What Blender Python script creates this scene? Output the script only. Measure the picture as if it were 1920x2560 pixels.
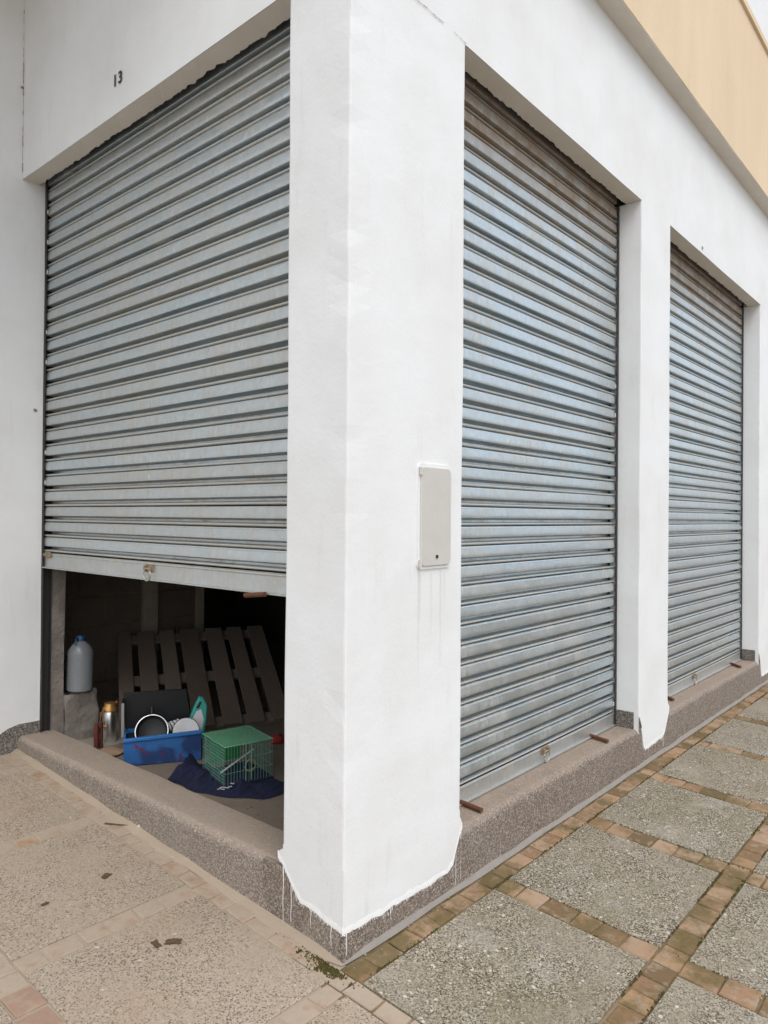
import bpy, bmesh, math, random
from mathutils import Vector, Matrix, noise
random.seed(7)
for o in list(bpy.data.objects): bpy.data.objects.remove(o)
SC = bpy.context.scene
COL = SC.collection

# ------------------------------------------------------------------ camera
CX, CY, CZ = -1.7398, -1.6736, 1.5
YAW, PITCH, ROLL, FPX = 0.7140, 0.0062, -0.0081, 1797.15
_F = Vector((math.cos(YAW)*math.cos(PITCH), math.sin(YAW)*math.cos(PITCH), math.sin(PITCH)))
_R = Vector((math.sin(YAW), -math.cos(YAW), 0))
_U = _R.cross(_F)
RI = _R*math.cos(ROLL) - _U*math.sin(ROLL)
UI = _R*math.sin(ROLL) + _U*math.cos(ROLL)
CAM = Vector((CX, CY, CZ))
cd = bpy.data.cameras.new('camera'); cam = bpy.data.objects.new('camera', cd); COL.objects.link(cam)
m = Matrix.Identity(4)
for i in range(3):
    m[i][0] = RI[i]; m[i][1] = UI[i]; m[i][2] = -_F[i]; m[i][3] = CAM[i]
cam.matrix_world = m
cd.sensor_fit = 'HORIZONTAL'; cd.sensor_width = 36; cd.lens = 36*FPX/1920
cd.clip_start = 0.05; cd.clip_end = 500
SC.camera = cam

# ------------------------------------------------------------------ sky, sun, exposure
SUN_EL, SUN_AZ = math.radians(55), math.radians(-122)      # azimuth of the sun measured from +X
wd = bpy.data.worlds.new('World'); SC.world = wd; wd.use_nodes = True
nt = wd.node_tree
sky = nt.nodes.new('ShaderNodeTexSky'); sky.sky_type = 'NISHITA'; sky.sun_disc = False
sky.sun_elevation = SUN_EL; sky.sun_rotation = math.pi/2 - SUN_AZ
sky.dust_density = 4.0; sky.air_density = 1.0; sky.ozone_density = 1.0
hs = nt.nodes.new('ShaderNodeHueSaturation'); hs.inputs['Saturation'].default_value = 0.6
nt.links.new(sky.outputs[0], hs.inputs['Color'])
cl = nt.nodes.new('ShaderNodeMix'); cl.data_type = 'RGBA'; cl.inputs[0].default_value = .62      # an even cloud cover over the clear sky
cl.inputs[7].default_value = (4.55, 4.8, 5.15, 1)
nt.links.new(hs.outputs[0], cl.inputs[6]); nt.links.new(cl.outputs[2], nt.nodes['Background'].inputs[0])
nt.nodes['Background'].inputs[1].default_value = 0.15
sl = bpy.data.lights.new('sun', 'SUN'); sl.energy = 0.7; sl.angle = math.radians(40); sl.color = (1, .995, .985)
so = bpy.data.objects.new('sun', sl); COL.objects.link(so)
sdir = Vector((math.cos(SUN_EL)*math.cos(SUN_AZ), math.cos(SUN_EL)*math.sin(SUN_AZ), math.sin(SUN_EL)))
so.rotation_euler = sdir.to_track_quat('Z', 'Y').to_euler(); so.location = (-3, -4, 8)
SC.view_settings.view_transform = 'Standard'; SC.view_settings.look = 'None'
SC.view_settings.gamma = 1; SC.view_settings.use_curve_mapping = False
SC.view_settings.exposure = 0.66

# ------------------------------------------------------------------ measurements (metres)
S = 0.0565                      # the pavement climbs to the left
WL, YW, HL, DL = .305, 2.598, 3.416, .152
WR, X1, X2, X3, HR, DR = .677, 2.55, 3.043, 5.322, 3.427, .160
ZT = .227                       # top of the step
OH, OHT, OB = 4.287, 5.557, .107
FLOOR = .12
P = .0862                       # slat pitch
def ray(u, v):
    return (_F*1.0 + RI*((u-960)/FPX) + UI*(-(v-1280)/FPX))
def hit(u, v, n, k):            # where the photograph's pixel meets the plane n.x = k
    w = ray(u, v); n = Vector(n); return CAM + w*((k - n.dot(CAM))/n.dot(w))
def prj(p):
    d = Vector(p)-CAM; f = d.dot(_F)
    return 960+FPX*d.dot(RI)/f, 1280-FPX*d.dot(UI)/f, f
def z3(a, b): return 60+a*.42194, 1340+b*.42194

# ------------------------------------------------------------------ material helpers
class NT:
    def __init__(s, name):
        s.m = bpy.data.materials.new(name); s.m.use_nodes = True; s.t = s.m.node_tree
        s.b = s.t.nodes['Principled BSDF']; s._pos = None
    def n(s, typ, **kw):
        x = s.t.nodes.new(typ)
        for k, v in kw.items(): setattr(x, k, v)
        return x
    def l(s, a, b): s.t.links.new(a, b)
    def setin(s, node, key, val):
        if hasattr(val, 'is_output'): s.l(val, node.inputs[key])
        else: node.inputs[key].default_value = val
    @property
    def pos(s):
        if s._pos is None: s._pos = s.n('ShaderNodeNewGeometry').outputs['Position']
        return s._pos
    def scale(s, v, sc):
        x = s.n('ShaderNodeVectorMath', operation='MULTIPLY'); s.setin(x, 0, v); x.inputs[1].default_value = sc; return x.outputs[0]
    def noise(s, scale, detail=4, rough=.55, vec=None, off=0):
        x = s.n('ShaderNodeTexNoise'); x.inputs['Scale'].default_value = scale; x.inputs['Detail'].default_value = detail
        x.inputs['Roughness'].default_value = rough
        v = vec or s.pos
        if off:
            a = s.n('ShaderNodeVectorMath', operation='ADD'); s.l(v, a.inputs[0]); a.inputs[1].default_value = (off, off*1.7, off*.6); v = a.outputs[0]
        s.l(v, x.inputs['Vector']); return x.outputs['Fac']
    def vor(s, scale, vec=None, feature='F1', out='Color'):
        x = s.n('ShaderNodeTexVoronoi', feature=feature); x.inputs['Scale'].default_value = scale; s.l(vec or s.pos, x.inputs['Vector']); return x.outputs[out]
    def sep(s, v, i=0):
        x = s.n('ShaderNodeSeparateXYZ'); s.l(v, x.inputs[0]); return x.outputs[i]
    def ramp(s, f, *stops):
        x = s.n('ShaderNodeValToRGB'); e = x.color_ramp.elements
        while len(e) < len(stops): e.new(.5)
        for q, (p, c) in zip(e, stops):
            q.position = p; q.color = (c, c, c, 1) if isinstance(c, (int, float)) else (*c, 1)
        s.l(f, x.inputs[0]); return x.outputs[0]
    def mix(s, f, a, b, mode='MIX'):
        x = s.n('ShaderNodeMix', data_type='RGBA', blend_type=mode)
        s.setin(x, 0, f)
        for i, c in ((6, a), (7, b)):
            s.setin(x, i, c if hasattr(c, 'is_output') else (*c, 1))
        return x.outputs[2]
    def math(s, op, a, b=0.0):
        x = s.n('ShaderNodeMath', operation=op); s.setin(x, 0, a); s.setin(x, 1, b); return x.outputs[0]
    def rnd(s): return s.n('ShaderNodeObjectInfo').outputs['Random']
    def attr(s, name):
        x = s.n('ShaderNodeAttribute', attribute_type='OBJECT', attribute_name=name); return x.outputs['Fac']
    def nz(s): return s.sep(s.n('ShaderNodeNewGeometry').outputs['Normal'], 2)
    def bump(s, h, strength, dist=.01):
        x = s.n('ShaderNodeBump'); x.inputs['Strength'].default_value = strength; x.inputs['Distance'].default_value = dist
        s.l(h, x.inputs['Height']); s.l(x.outputs[0], s.b.inputs['Normal'])
    def done(s, col, rough=.8, metal=0., spec=.5, **kw):
        s.setin(s.b, 'Base Color', col if hasattr(col, 'is_output') else (*col, 1)); s.setin(s.b, 'Roughness', rough); s.setin(s.b, 'Metallic', metal)
        s.setin(s.b, 'Specular IOR Level', spec)
        for k, v in kw.items(): s.setin(s.b, k.replace('_', ' '), v)
        return s.m
def plain(name, col, rough=.6, metal=0., var=.12, sc=30, **kw):
    t = NT(name); f = t.noise(sc, 5)
    lo = tuple(c*(1-var) for c in col); hi = tuple(min(1, c*(1+var)) for c in col)
    t.bump(f, .15, .003)
    return t.done(t.mix(f, lo, hi), rough, metal, **kw)

M = {}
# white plaster
t = NT('white_plaster')
c = t.mix(t.ramp(t.noise(2.3, 5), (.40, 0), (.72, .75)), (.80, .81, .81), (.72, .72, .70))
c = t.mix(t.ramp(t.noise(14, 6, .7, t.scale(t.pos, (1, 1, .15))), (.58, 0), (.80, .4)), c, (.60, .57, .51))
c = t.mix(t.ramp(t.noise(46, 3), (.70, 0), (.80, .35)), c, (.55, .52, .47))
t.bump(t.math('ADD', t.math('MULTIPLY', t.noise(4, 5), 1.6), t.math('MULTIPLY', t.noise(70, 4, .7), .26)), .24, .014)
M['white'] = t.done(c, .75, spec=.3)
t = NT('splashed_white_plaster')
c = t.mix(t.ramp(t.noise(7, 6, .65), (.35, 0), (.7, 1)), (.79, .785, .765), (.69, .675, .635))
t.bump(t.math('ADD', t.noise(5, 4), t.math('MULTIPLY', t.noise(70, 4, .7), .35)), .28, .012)
M['lowwhite'] = t.done(c, .75, spec=.3)
t = NT('fresh_white_paint'); t.bump(t.noise(60, 4), .4, .006); M['paint'] = t.done((.9, .9, .89), .55, spec=.4)
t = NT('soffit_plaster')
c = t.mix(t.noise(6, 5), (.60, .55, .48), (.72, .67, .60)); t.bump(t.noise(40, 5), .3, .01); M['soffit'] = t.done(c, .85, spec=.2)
t = NT('cream_plaster')
c = t.mix(t.ramp(t.noise(3, 6, .65, t.scale(t.pos, (1, 1, .25))), (.35, 0), (.7, 1)), (.76, .605, .425), (.70, .555, .38))
c = t.mix(t.ramp(t.noise(11, 5, .7, t.scale(t.pos, (1, 1, .06))), (.56, 0), (.80, .28)), c, (.50, .41, .29))
t.bump(t.noise(25, 5), .2, .01); M['cream'] = t.done(c, .85, spec=.2)
# terrazzo of the step
def terrazzo(name, dark, mid, light, dust, dustamt):
    t = NT(name)
    v = t.sep(t.vor(210), 0)
    c = t.ramp(v, (0, dark), (.38, dark), (.42, mid), (.78, mid), (.82, light))
    v2 = t.sep(t.vor(330), 1)
    c = t.mix(t.ramp(v2, (.78, 0), (.82, .7)), c, tuple(x*.55 for x in dark))
    up = t.ramp(t.nz(), (.25, 0), (.95, 1))
    d = t.math('MULTIPLY', t.math('ADD', t.math('MULTIPLY', up, .75), .18), t.ramp(t.noise(5, 6, .65), (.25, .55), (.7, 1)))
    c = t.mix(t.math('MULTIPLY', d, dustamt), c, dust)
    c = t.mix(t.ramp(t.noise(2.2, 4, .6, off=3), (.5, 0), (.75, .3)), c, (.30, .27, .24))
    t.bump(t.vor(210, out='Distance'), .35, .003)
    return t.done(c, .72, spec=.35)
M['terrazzo'] = terrazzo('washed_terrazzo', (.115, .093, .078), (.245, .20, .165), (.42, .365, .31), (.34, .26, .20), .85)
M['sandy'] = terrazzo('sandy_worn_step', (.17, .142, .118), (.29, .245, .20), (.44, .385, .325), (.37, .295, .23), .95)
M['dado'] = terrazzo('dark_terrazzo_dado', (.07, .065, .06), (.19, .17, .15), (.36, .33, .29), (.28, .24, .2), .5)
# paving
def slabmat(name, base, light, darkc, wash, dots, moss=0):
    t = NT(name)
    v = t.sep(t.vor(205), 0)
    r = t.rnd()
    c = t.mix(t.ramp(t.noise(3.1, 6, .6), (.34, .1), (.62, .80)), base, wash)
    c = t.mix(t.ramp(t.noise(1.7, 4, .6, off=5), (.48, 0), (.7, .4)), c, tuple(x*.70 for x in base))
    if moss:
        c = t.mix(t.math('MULTIPLY', t.ramp(t.noise(2.4, 6, .7, off=13), (.46, 0), (.66, 1)), moss), c, (.20, .175, .095))
        c = t.mix(t.ramp(t.noise(3.3, 5, .6, off=21), (.56, 0), (.72, .5)), c, (.45, .43, .385))
    else: c = t.mix(t.ramp(t.noise(2.6, 5, .6, off=17), (.50, 0), (.68, .5)), c, (.39, .265, .18))
    c = t.mix(.22, c, t.mix(r, (.25, .21, .17), (.39, .345, .29)))
    worn = t.ramp(t.noise(5.5, 5, .6, off=25), (.36, .35), (.60, 1))          # where the stones still show
    c = t.mix(t.math('MULTIPLY', worn, t.ramp(v, (dots-.02, .86 if moss else .68), (dots+.02, 0))), c, darkc)
    c = t.mix(t.math('MULTIPLY', worn, t.ramp(v, (.80, 0), (.84, .85))), c, light)
    v2 = t.sep(t.vor(230), 1)
    c = t.mix(t.math('MULTIPLY', worn, t.ramp(v2, (.86, 0), (.88, .9))), c, tuple(x*.6 for x in darkc))
    v3 = t.sep(t.vor(105), 2)
    c = t.mix(t.ramp(v3, (.990 if moss else .996, 0), (.992 if moss else .998, .75)), c, (.62, .59, .53))
    c = t.mix(t.ramp(t.noise(17, 6, .7, off=9), (.66, 0), (.73, .5)), c, (.13, .10, .07))
    t.bump(t.math('ADD', t.vor(205, out='Distance'), t.math('MULTIPLY', t.noise(4, 4), 2.0)), .5, .004)
    return t.done(c, .8, spec=.3)
M['slabL'] = slabmat('dusty_aggregate_slab', (.375, .295, .212), (.48, .405, .32), (.16, .12, .085), (.40, .32, .238), .13)
M['slabR'] = slabmat('grey_aggregate_slab', (.285, .235, .168), (.49, .43, .33), (.062, .048, .030), (.325, .285, .215), .27, .8)
def brickmat(name, stops, mossamt, cement):
    t = NT(name)
    c = t.ramp(t.rnd(), *stops)
    c = t.mix(t.ramp(t.noise(38, 6, .7), (.38, 0), (.7, .75)), c, t.mix(.5, c, (.20, .13, .08)))
    c = t.mix(t.ramp(t.noise(22, 5, .6, off=2), (.52, 0), (.62, .6)), c, (.35, .275, .205))
    if mossamt: c = t.mix(t.math('MULTIPLY', t.ramp(t.noise(4.2, 6, .7, off=7), (.47, 0), (.60, 1)), mossamt), c, t.mix(t.noise(60, 4), (.085, .065, .022), (.185, .135, .06)))
    if cement: c = t.mix(t.math('MULTIPLY', t.ramp(t.noise(9, 6, .68, off=4), (.52, 1), (.64, .12)), cement), c, t.mix(t.noise(40, 4), (.355, .28, .21), (.42, .345, .27)))
    t.bump(t.noise(55, 6, .7), .5, .006)
    return t.done(c, .85, spec=.25)
M['brick'] = brickmat('terracotta_paver', ((0, (.24, .14, .075)), (.25, (.35, .22, .13)), (.5, (.40, .275, .18)), (.72, (.37, .235, .13)), (.88, (.25, .155, .08)), (1, (.14, .095, .045))), .85, 0)
M['brickL'] = brickmat('cement_smeared_paver', ((0, (.36, .23, .15)), (.5, (.38, .27, .19)), (1, (.38, .21, .12))), .1, .97)
M['brickT'] = brickmat('clean_terracotta_paver', ((0, (.33, .185, .125)), (.5, (.37, .235, .16)), (1, (.33, .19, .14))), 0, .25)
t = NT('joint_mortar')
c = t.mix(t.ramp(t.noise(6, 6, .65), (.4, 0), (.62, 1)), (.26, .19, .12), (.12, .10, .035)); t.bump(t.noise(90, 5), .6, .006); M['mortar'] = t.done(c, .95, spec=.2)
t = NT('joint_cement')
c = t.mix(t.noise(9, 6, .65), (.33, .265, .195), (.40, .33, .255)); t.bump(t.noise(90, 5), .5, .006); M['cementL'] = t.done(c, .95, spec=.2)
t = NT('grey_cement')
c = t.mix(t.noise(14, 6, .65), (.22, .20, .18), (.33, .295, .26)); t.bump(t.noise(60, 5), .5, .006); M['cement'] = t.done(c, .9, spec=.2)
t = NT('asphalt'); c = t.mix(t.noise(3, 5), (.28, .25, .21), (.36, .32, .28)); M['road'] = t.done(c, .9, spec=.2)
# galvanised steel
t = NT('galvanised_steel')
st = t.scale(t.pos, (1, 1, .12))
def steel_nodes(t, filmbase):
    st = t.scale(t.pos, (1, 1, .12))
    base = t.mix(t.noise(34, 5, .6), (.46, .54, .58), (.62, .69, .72))
    base = t.mix(t.ramp(t.sep(t.vor(46), 0), (.2, 0), (1, .35)), base, (.68, .74, .78))
    rust = t.attr('rust'); dust = t.math('ADD', t.attr('dust'), filmbase)
    dirt = t.math('MULTIPLY', t.ramp(t.noise(4, 6, .7), (.44, 0), (.64, .85)), t.ramp(t.noise(40, 5, .65, st), (.34, 0), (.60, 1)))
    film = t.math('MULTIPLY', dust, t.ramp(t.noise(6, 6, .7, t.scale(t.pos, (1, 1, 2.5)), off=11), (.28, .35), (.70, 1)))
    dirt2 = t.math('MULTIPLY', rust, t.ramp(t.noise(8, 5, .65, off=3), (.30, .45), (.60, 1)))
    c = t.mix(t.math('MULTIPLY', dirt, .75), base, (.47, .43, .37))
    c = t.mix(film, c, (.50, .45, .37))
    c = t.mix(dirt2, c, (.27, .20, .135))
    spots = t.ramp(t.noise(120, 2, .5, t.scale(t.pos, (1, 1, .16)), off=6), (.70, 0), (.74, .8))
    c = t.mix(spots, c, (.78, .78, .76))
    scr = t.ramp(t.noise(150, 2, .5, t.scale(t.pos, (1, 1, .10)), off=16), (.71, 0), (.75, .6)); c = t.mix(scr, c, (.16, .16, .16))
    nm = t.math('MAXIMUM', t.math('MAXIMUM', t.math('MULTIPLY', dirt, .8), t.math('MULTIPLY', film, .85)), t.math('MAXIMUM', dirt2, spots))
    met = t.math('SUBTRACT', .92, t.math('MULTIPLY', nm, .80))
    ro = t.math('ADD', t.math('MULTIPLY', t.noise(18, 5, .6, st, off=1), .20), t.math('ADD', .20, t.math('MULTIPLY', nm, .32)))
    t.bump(t.math('ADD', t.noise(3.5, 3, .5, t.scale(t.pos, (1, 1, 3))), t.math('MULTIPLY', t.noise(140, 3), .06)), .16, .02)
    return t.done(c, ro, met)
M['steel'] = steel_nodes(t, 0.0)
M['beadsteel'] = steel_nodes(NT('beige_bead_steel'), .62)  # the bead carries a stronger beige film than the rest of the slat

M['darksteel'] = plain('dark_guide_steel', (.045, .042, .04), .6, .4)
M['rusty'] = plain('rusty_iron', (.13, .05, .025), .85, .1, .5, 60)
M['rustbrass'] = plain('tarnished_hasp', (.30, .23, .15), .6, .5, .45, 90)
M['ring'] = plain('worn_ring_steel', (.50, .45, .38), .4, .7, .3, 80)
t = NT('rough_concrete')
c = t.mix(t.ramp(t.noise(7, 7, .7), (.35, 0), (.7, 1)), (.19, .165, .145), (.34, .305, .27)); t.bump(t.noise(30, 7, .7), .8, .02); M['concrete'] = t.done(c, .95, spec=.2)
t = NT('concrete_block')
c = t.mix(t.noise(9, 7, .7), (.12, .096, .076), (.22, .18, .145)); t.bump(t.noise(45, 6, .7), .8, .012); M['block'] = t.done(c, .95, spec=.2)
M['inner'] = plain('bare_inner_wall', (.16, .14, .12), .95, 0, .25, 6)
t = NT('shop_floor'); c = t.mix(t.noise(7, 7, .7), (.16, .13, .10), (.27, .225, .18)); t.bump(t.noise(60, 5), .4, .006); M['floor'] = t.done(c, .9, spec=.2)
t = NT('old_pallet_wood')
c = t.mix(t.noise(12, 6, .7, t.scale(t.pos, (6, .6, .6))), (.14, .10, .075), (.28, .215, .165))
c = t.mix(.35, c, t.mix(t.rnd(), (.12, .09, .068), (.30, .25, .20))); t.bump(t.noise(60, 5), .5, .004); M['wood'] = t.done(c, .9, spec=.2)
M['post'] = plain('pale_timber_post', (.36, .31, .25), .85, 0, .2, 20)
t = NT('bottle_plastic'); M['bottle'] = t.done(t.mix(t.noise(20, 4), (.42, .45, .47), (.56, .59, .61)), .22, 0, Transmission_Weight=.6)
M['bluecap'] = plain('blue_plastic_cap', (.02, .06, .14), .4)
M['chrome'] = plain('polished_steel', (.88, .88, .86), .3, 1., .05)
M['gold'] = plain('gold_plastic', (.62, .33, .10), .3, .6, .25, 60)
M['black'] = plain('black_plastic', (.012, .012, .013), .5)
M['greytrim'] = plain('grey_trim', (.36, .36, .36), .4, .4)
t = NT('printed_blue_plastic')
c = t.mix(t.ramp(t.noise(7, 3, .5), (.46, 0), (.56, .8)), (.03, .13, .36), (.018, .03, .11))
c = t.mix(t.ramp(t.noise(17, 2, .5, off=8), (.62, 0), (.66, .8)), c, (.16, .022, .03)); M['blueprint'] = t.done(c, .45)
M['blue'] = plain('blue_plastic', (.03, .17, .46), .4)
M['whiteplastic'] = plain('white_plastic', (.78, .77, .76), .35)
M['turq'] = plain('turquoise_plastic', (.05, .42, .36), .35)
M['green'] = plain('green_plastic', (.03, .24, .06), .4)
t = NT('green_clear_plastic'); M['greenclear'] = t.done((.26, .62, .38), .25, 0, Alpha=.5)
M['wire'] = plain('painted_wire', (.22, .46, .36), .45, .2)
M['navy'] = plain('navy_cloth', (.009, .012, .040), .95, 0, .4, 30)
M['brownred'] = plain('dark_red_wood', (.12, .03, .02), .8, 0, .4, 40)
M['card'] = plain('brown_cardboard', (.36, .24, .15), .9)
M['hatch'] = plain('aged_beige_plastic', (.56, .54, .50), .5, 0, .08, 15)
M['ink'] = plain('black_paint_marks', (.03, .03, .03), .7)
M['crackm'] = plain('dark_crack', (.22, .20, .18), 1.)  # flat dark tone of the cracks and chips in the plaster
M['grime'] = plain('brown_grime', (.42, .36, .28), .95, 0, .3, 60)
t = NT('olive_moss'); c = t.mix(t.noise(50, 4), (.045, .042, .013), (.115, .098, .034)); M['moss'] = t.done(c, .95, spec=.1)
M['drip'] = plain('faint_grey_drip', (.71, .705, .69), .9)
M['pebble'] = plain('pale_stone', (.55, .50, .42), .8)
M['dry'] = plain('dry_leaf_brown', (.10, .06, .03), .9, 0, .5, 90)
M['ragged'] = plain('shaded_plaster_edge', (.075, .06, .05), .95, 0, .5, 40)  # near-black colour stands in for the shade of the gap behind the soffit
M['redcloth'] = plain('red_cloth', (.30, .03, .02), .9)

# ------------------------------------------------------------------ mesh helpers
def link(name, me, mat=None, parent=None, loc=(0, 0, 0), rot=(0, 0, 0), **props):
    o = bpy.data.objects.new(name, me); COL.objects.link(o)
    if mat and me and not me.materials: me.materials.append(M[mat])
    o.location = loc; o.rotation_euler = rot
    if parent: o.parent = parent
    for k, v in props.items(): o[k] = v
    return o
def empty(name, loc=(0, 0, 0), rot=(0, 0, 0), parent=None, **props):
    o = link(name, None, None, parent, loc, rot, **props); o.empty_display_size = .1; return o
def mesh(bm, smooth=None):
    me = bpy.data.meshes.new('m'); bm.normal_update(); bm.to_mesh(me); bm.free()
    if smooth is not None:
        for p in me.polygons: p.use_smooth = True
        me.set_sharp_from_angle(angle=math.radians(smooth))
    return me
def box(bm, a, b, bev=0, mat=None):
    a = Vector(a); b = Vector(b)
    r = bmesh.ops.create_cube(bm, size=1)['verts']
    for v in r: v.co = Vector([(a[i]+b[i])/2 + v.co[i]*(b[i]-a[i]) for i in range(3)])
    if bev:
        bmesh.ops.bevel(bm, geom=list({e for v in r for e in v.link_edges}), offset=bev, segments=1, affect='EDGES')
    elif mat: bmesh.ops.transform(bm, matrix=mat, verts=r)
    return r
def boxmesh(a, b, bev=0, smooth=None):
    bm = bmesh.new(); box(bm, a, b, bev); return mesh(bm, smooth)
def tube(bm, pts, r, seg=8, caps=True, closed=False):
    pts = [Vector(p) for p in pts]; n = len(pts); rings = []
    rr = r if isinstance(r, (list, tuple)) else [r]*n
    up = Vector((0, 0, 1))
    for i, p in enumerate(pts):
        d = (pts[(i+1) % n]-pts[i-1]) if closed else (pts[min(i+1, n-1)]-pts[max(i-1, 0)])
        d.normalize(); a = d.cross(up)
        if a.length < .1: a = d.cross(Vector((1, 0, 0)))
        a.normalize(); b = d.cross(a)
        rings.append([bm.verts.new(p+(a*math.cos(k*2*math.pi/seg)+b*math.sin(k*2*math.pi/seg))*rr[i]) for k in range(seg)])
    for i in range(n if closed else n-1):
        A, B = rings[i], rings[(i+1) % n]
        for k in range(seg): bm.faces.new((A[k], A[(k+1) % seg], B[(k+1) % seg], B[k]))
    if caps and not closed: bm.faces.new(rings[0][::-1]); bm.faces.new(rings[-1])
    bmesh.ops.recalc_face_normals(bm, faces=bm.faces)
def lathe(prof, seg=24):
    bm = bmesh.new(); rings = []
    for r, z in prof:
        rings.append([bm.verts.new((r*math.cos(k*2*math.pi/seg), r*math.sin(k*2*math.pi/seg), z)) for k in range(seg)] if r > 1e-6 else [bm.verts.new((0, 0, z))])
    for A, B in zip(rings, rings[1:]):
        for k in range(seg):
            q = [A[k % len(A)], A[(k+1) % len(A)], B[(k+1) % len(B)], B[k % len(B)]]
            q = list(dict.fromkeys(q))
            if len(q) > 2: bm.faces.new(q)
    bmesh.ops.recalc_face_normals(bm, faces=bm.faces)
    return mesh(bm, 40)
def extrude(prof, axis, a, b, cuts=1, wob=0):
    """profile [(p,z)] swept along axis x or y from a to b (p is the other horizontal axis)."""
    bm = bmesh.new(); rows = []
    for i in range(cuts+1):
        s = a+(b-a)*i/cuts; row = []
        for p, z in prof:
            w = wob*noise.noise(Vector((s*3, p*9, z*9)))
            row.append(bm.verts.new((s, p+w, z+w*.5) if axis == 'x' else (p+w, s, z+w*.5)))
        rows.append(row)
    n = len(prof)
    for A, B in zip(rows, rows[1:]):
        for k in range(n): bm.faces.new((A[k], A[(k+1) % n], B[(k+1) % n], B[k]))
    bm.faces.new(rows[0]); bm.faces.new(rows[-1][::-1])
    bmesh.ops.recalc_face_normals(bm, faces=bm.faces)
    return bm
def plate(pts, th, mapf, bev=0):
    """polygon pts (a,b) mapped to 3D by mapf(a,b,depth), given thickness th outwards."""
    bm = bmesh.new()
    A = [bm.verts.new(mapf(a, b, 0)) for a, b in pts]; B = [bm.verts.new(mapf(a, b, th)) for a, b in pts]
    f = bm.faces.new(B); bm.faces.new(A[::-1]); n = len(pts)
    for k in range(n): bm.faces.new((A[k], A[(k+1) % n], B[(k+1) % n], B[k]))
    bmesh.ops.recalc_face_normals(bm, faces=bm.faces)
    if bev: bmesh.ops.bevel(bm, geom=[e for e in bm.edges if all(v in B or not v.is_valid for v in e.verts)], offset=bev, segments=1, affect='EDGES')
    return mesh(bm)

# ------------------------------------------------------------------ the ground
bm = bmesh.new()
ys = [-80, -9, -2.2, 2.8, 80]; zz = [S*-6-.0135, S*-6-.0135, S*-2.2-.0135, S*2.8-.0135, S*2.8-.0135]
vs = [[bm.verts.new((x, y, z)) for x in (-80, -2.6, 8.5, 80)] for y, z in zip(ys, zz)]
for A, B in zip(vs, vs[1:]):
    for k in range(3): bm.faces.new((A[k], A[k+1], B[k+1], B[k]))
bm.normal_update()
ground = link('ground', mesh(bm), 'road', kind='structure')
pavement = link('pavement', None); pavement['kind'] = 'structure'
def sheet(name, x0, x1, y0, y1, dz, mat):
    bm = bmesh.new(); q = [bm.verts.new((x, y, S*y+dz)) for x, y in ((x0, y0), (x1, y0), (x1, y1), (x0, y1))]; bm.faces.new(q)
    return link(name, mesh(bm), mat, pavement)
sheet('joint_bed', -.12, 8, -2.1, -.004, -.0085, 'mortar')
sheet('joint_bed', -2.4, -.12, -2.1, 2.6, -.0060, 'cementL')
sheet('joint_bed', -.12, 0.01, -.004, 2.6, -.0060, 'cementL')
TILT = math.atan(S)
# bands of small pavers: lines across x and lines across y
XB = [(-1.60, -1.51), (-.845, -.752), (-.092, -.018)] ; XBR = [(.772, .882), (1.605, 1.725), (2.44, 2.56), (3.29, 3.395), (4.13, 4.24), (4.97, 5.08), (5.81, 5.92), (6.65, 6.76)]
YB = [(-1.56, -1.465), (-.828, -.735), (-.101, -.020)]; YBL = [(.684, .772), (1.485, 1.575), (2.29, 2.37)]
variants = []
def brickmesh(l, w, seed):
    random.seed(seed); bm = bmesh.new(); box(bm, (-l/2, -w/2, -.03), (l/2, w/2, 0))
    for v in bm.verts:
        v.co.x += random.uniform(-.006, .003); v.co.y += random.uniform(-.005, .004)
        if v.co.z > -.01: v.co.z += random.uniform(-.0035, .0012)
    bmesh.ops.bevel(bm, geom=[e for e in bm.edges if all(v.co.z > -.01 for v in e.verts)], offset=.004, segments=1, affect='EDGES')
    return bm
bricks = []      # (centre x, y, length, width, along, material)
def chain(along, a, b, lo, hi, mats, skip=()):
    p = a
    while p < b-.05:
        l = random.uniform(.088, .132); l = min(l, b-p) if b-p-l > .05 else b-p
        c = p+l/2
        if not any(s0-.001 < c < s1+.001 for s0, s1 in skip):
            mt = mats(c, (lo+hi)/2) if along == 'x' else mats((lo+hi)/2, c)
            bricks.append((c, (lo+hi)/2, l-.007, hi-lo-.006, 'x', mt) if along == 'x' else ((lo+hi)/2, c, l-.007, hi-lo-.006, 'y', mt))
        p += l
def bm_mat(x, y):
    if x < -.6 and y < .66: return 'brickT'
    if x < .0 or y > .02: return 'brickL'
    return 'brick'
random.seed(21)
for lo, hi in YB:
    cuts = [-2.3]+[v for q in XB for v in q]+[0.0]
    pts = sorted([q for q in XB if q[1] < 0]+XBR)
    # run of bricks along x, broken only where the left-hand band crosses
    chain('x', -2.3, -.845, lo, hi, bm_mat); chain('x', -.752, -.092, lo, hi, bm_mat)
    chain('x', -.018, 7.2, lo, hi, bm_mat)
for lo, hi in YBL:
    chain('x', -2.3, -.845, lo, hi, bm_mat); chain('x', -.752, -.092, lo, hi, bm_mat)
for lo, hi in XB[1:]: chain('y', -2.0, 2.58, lo, hi, bm_mat)
for lo, hi in XBR:
    chain('y', -2.0, -1.56, lo, hi, bm_mat); chain('y', -1.465, -.828, lo, hi, bm_mat); chain('y', -.735, -.101, lo, hi, bm_mat)
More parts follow.
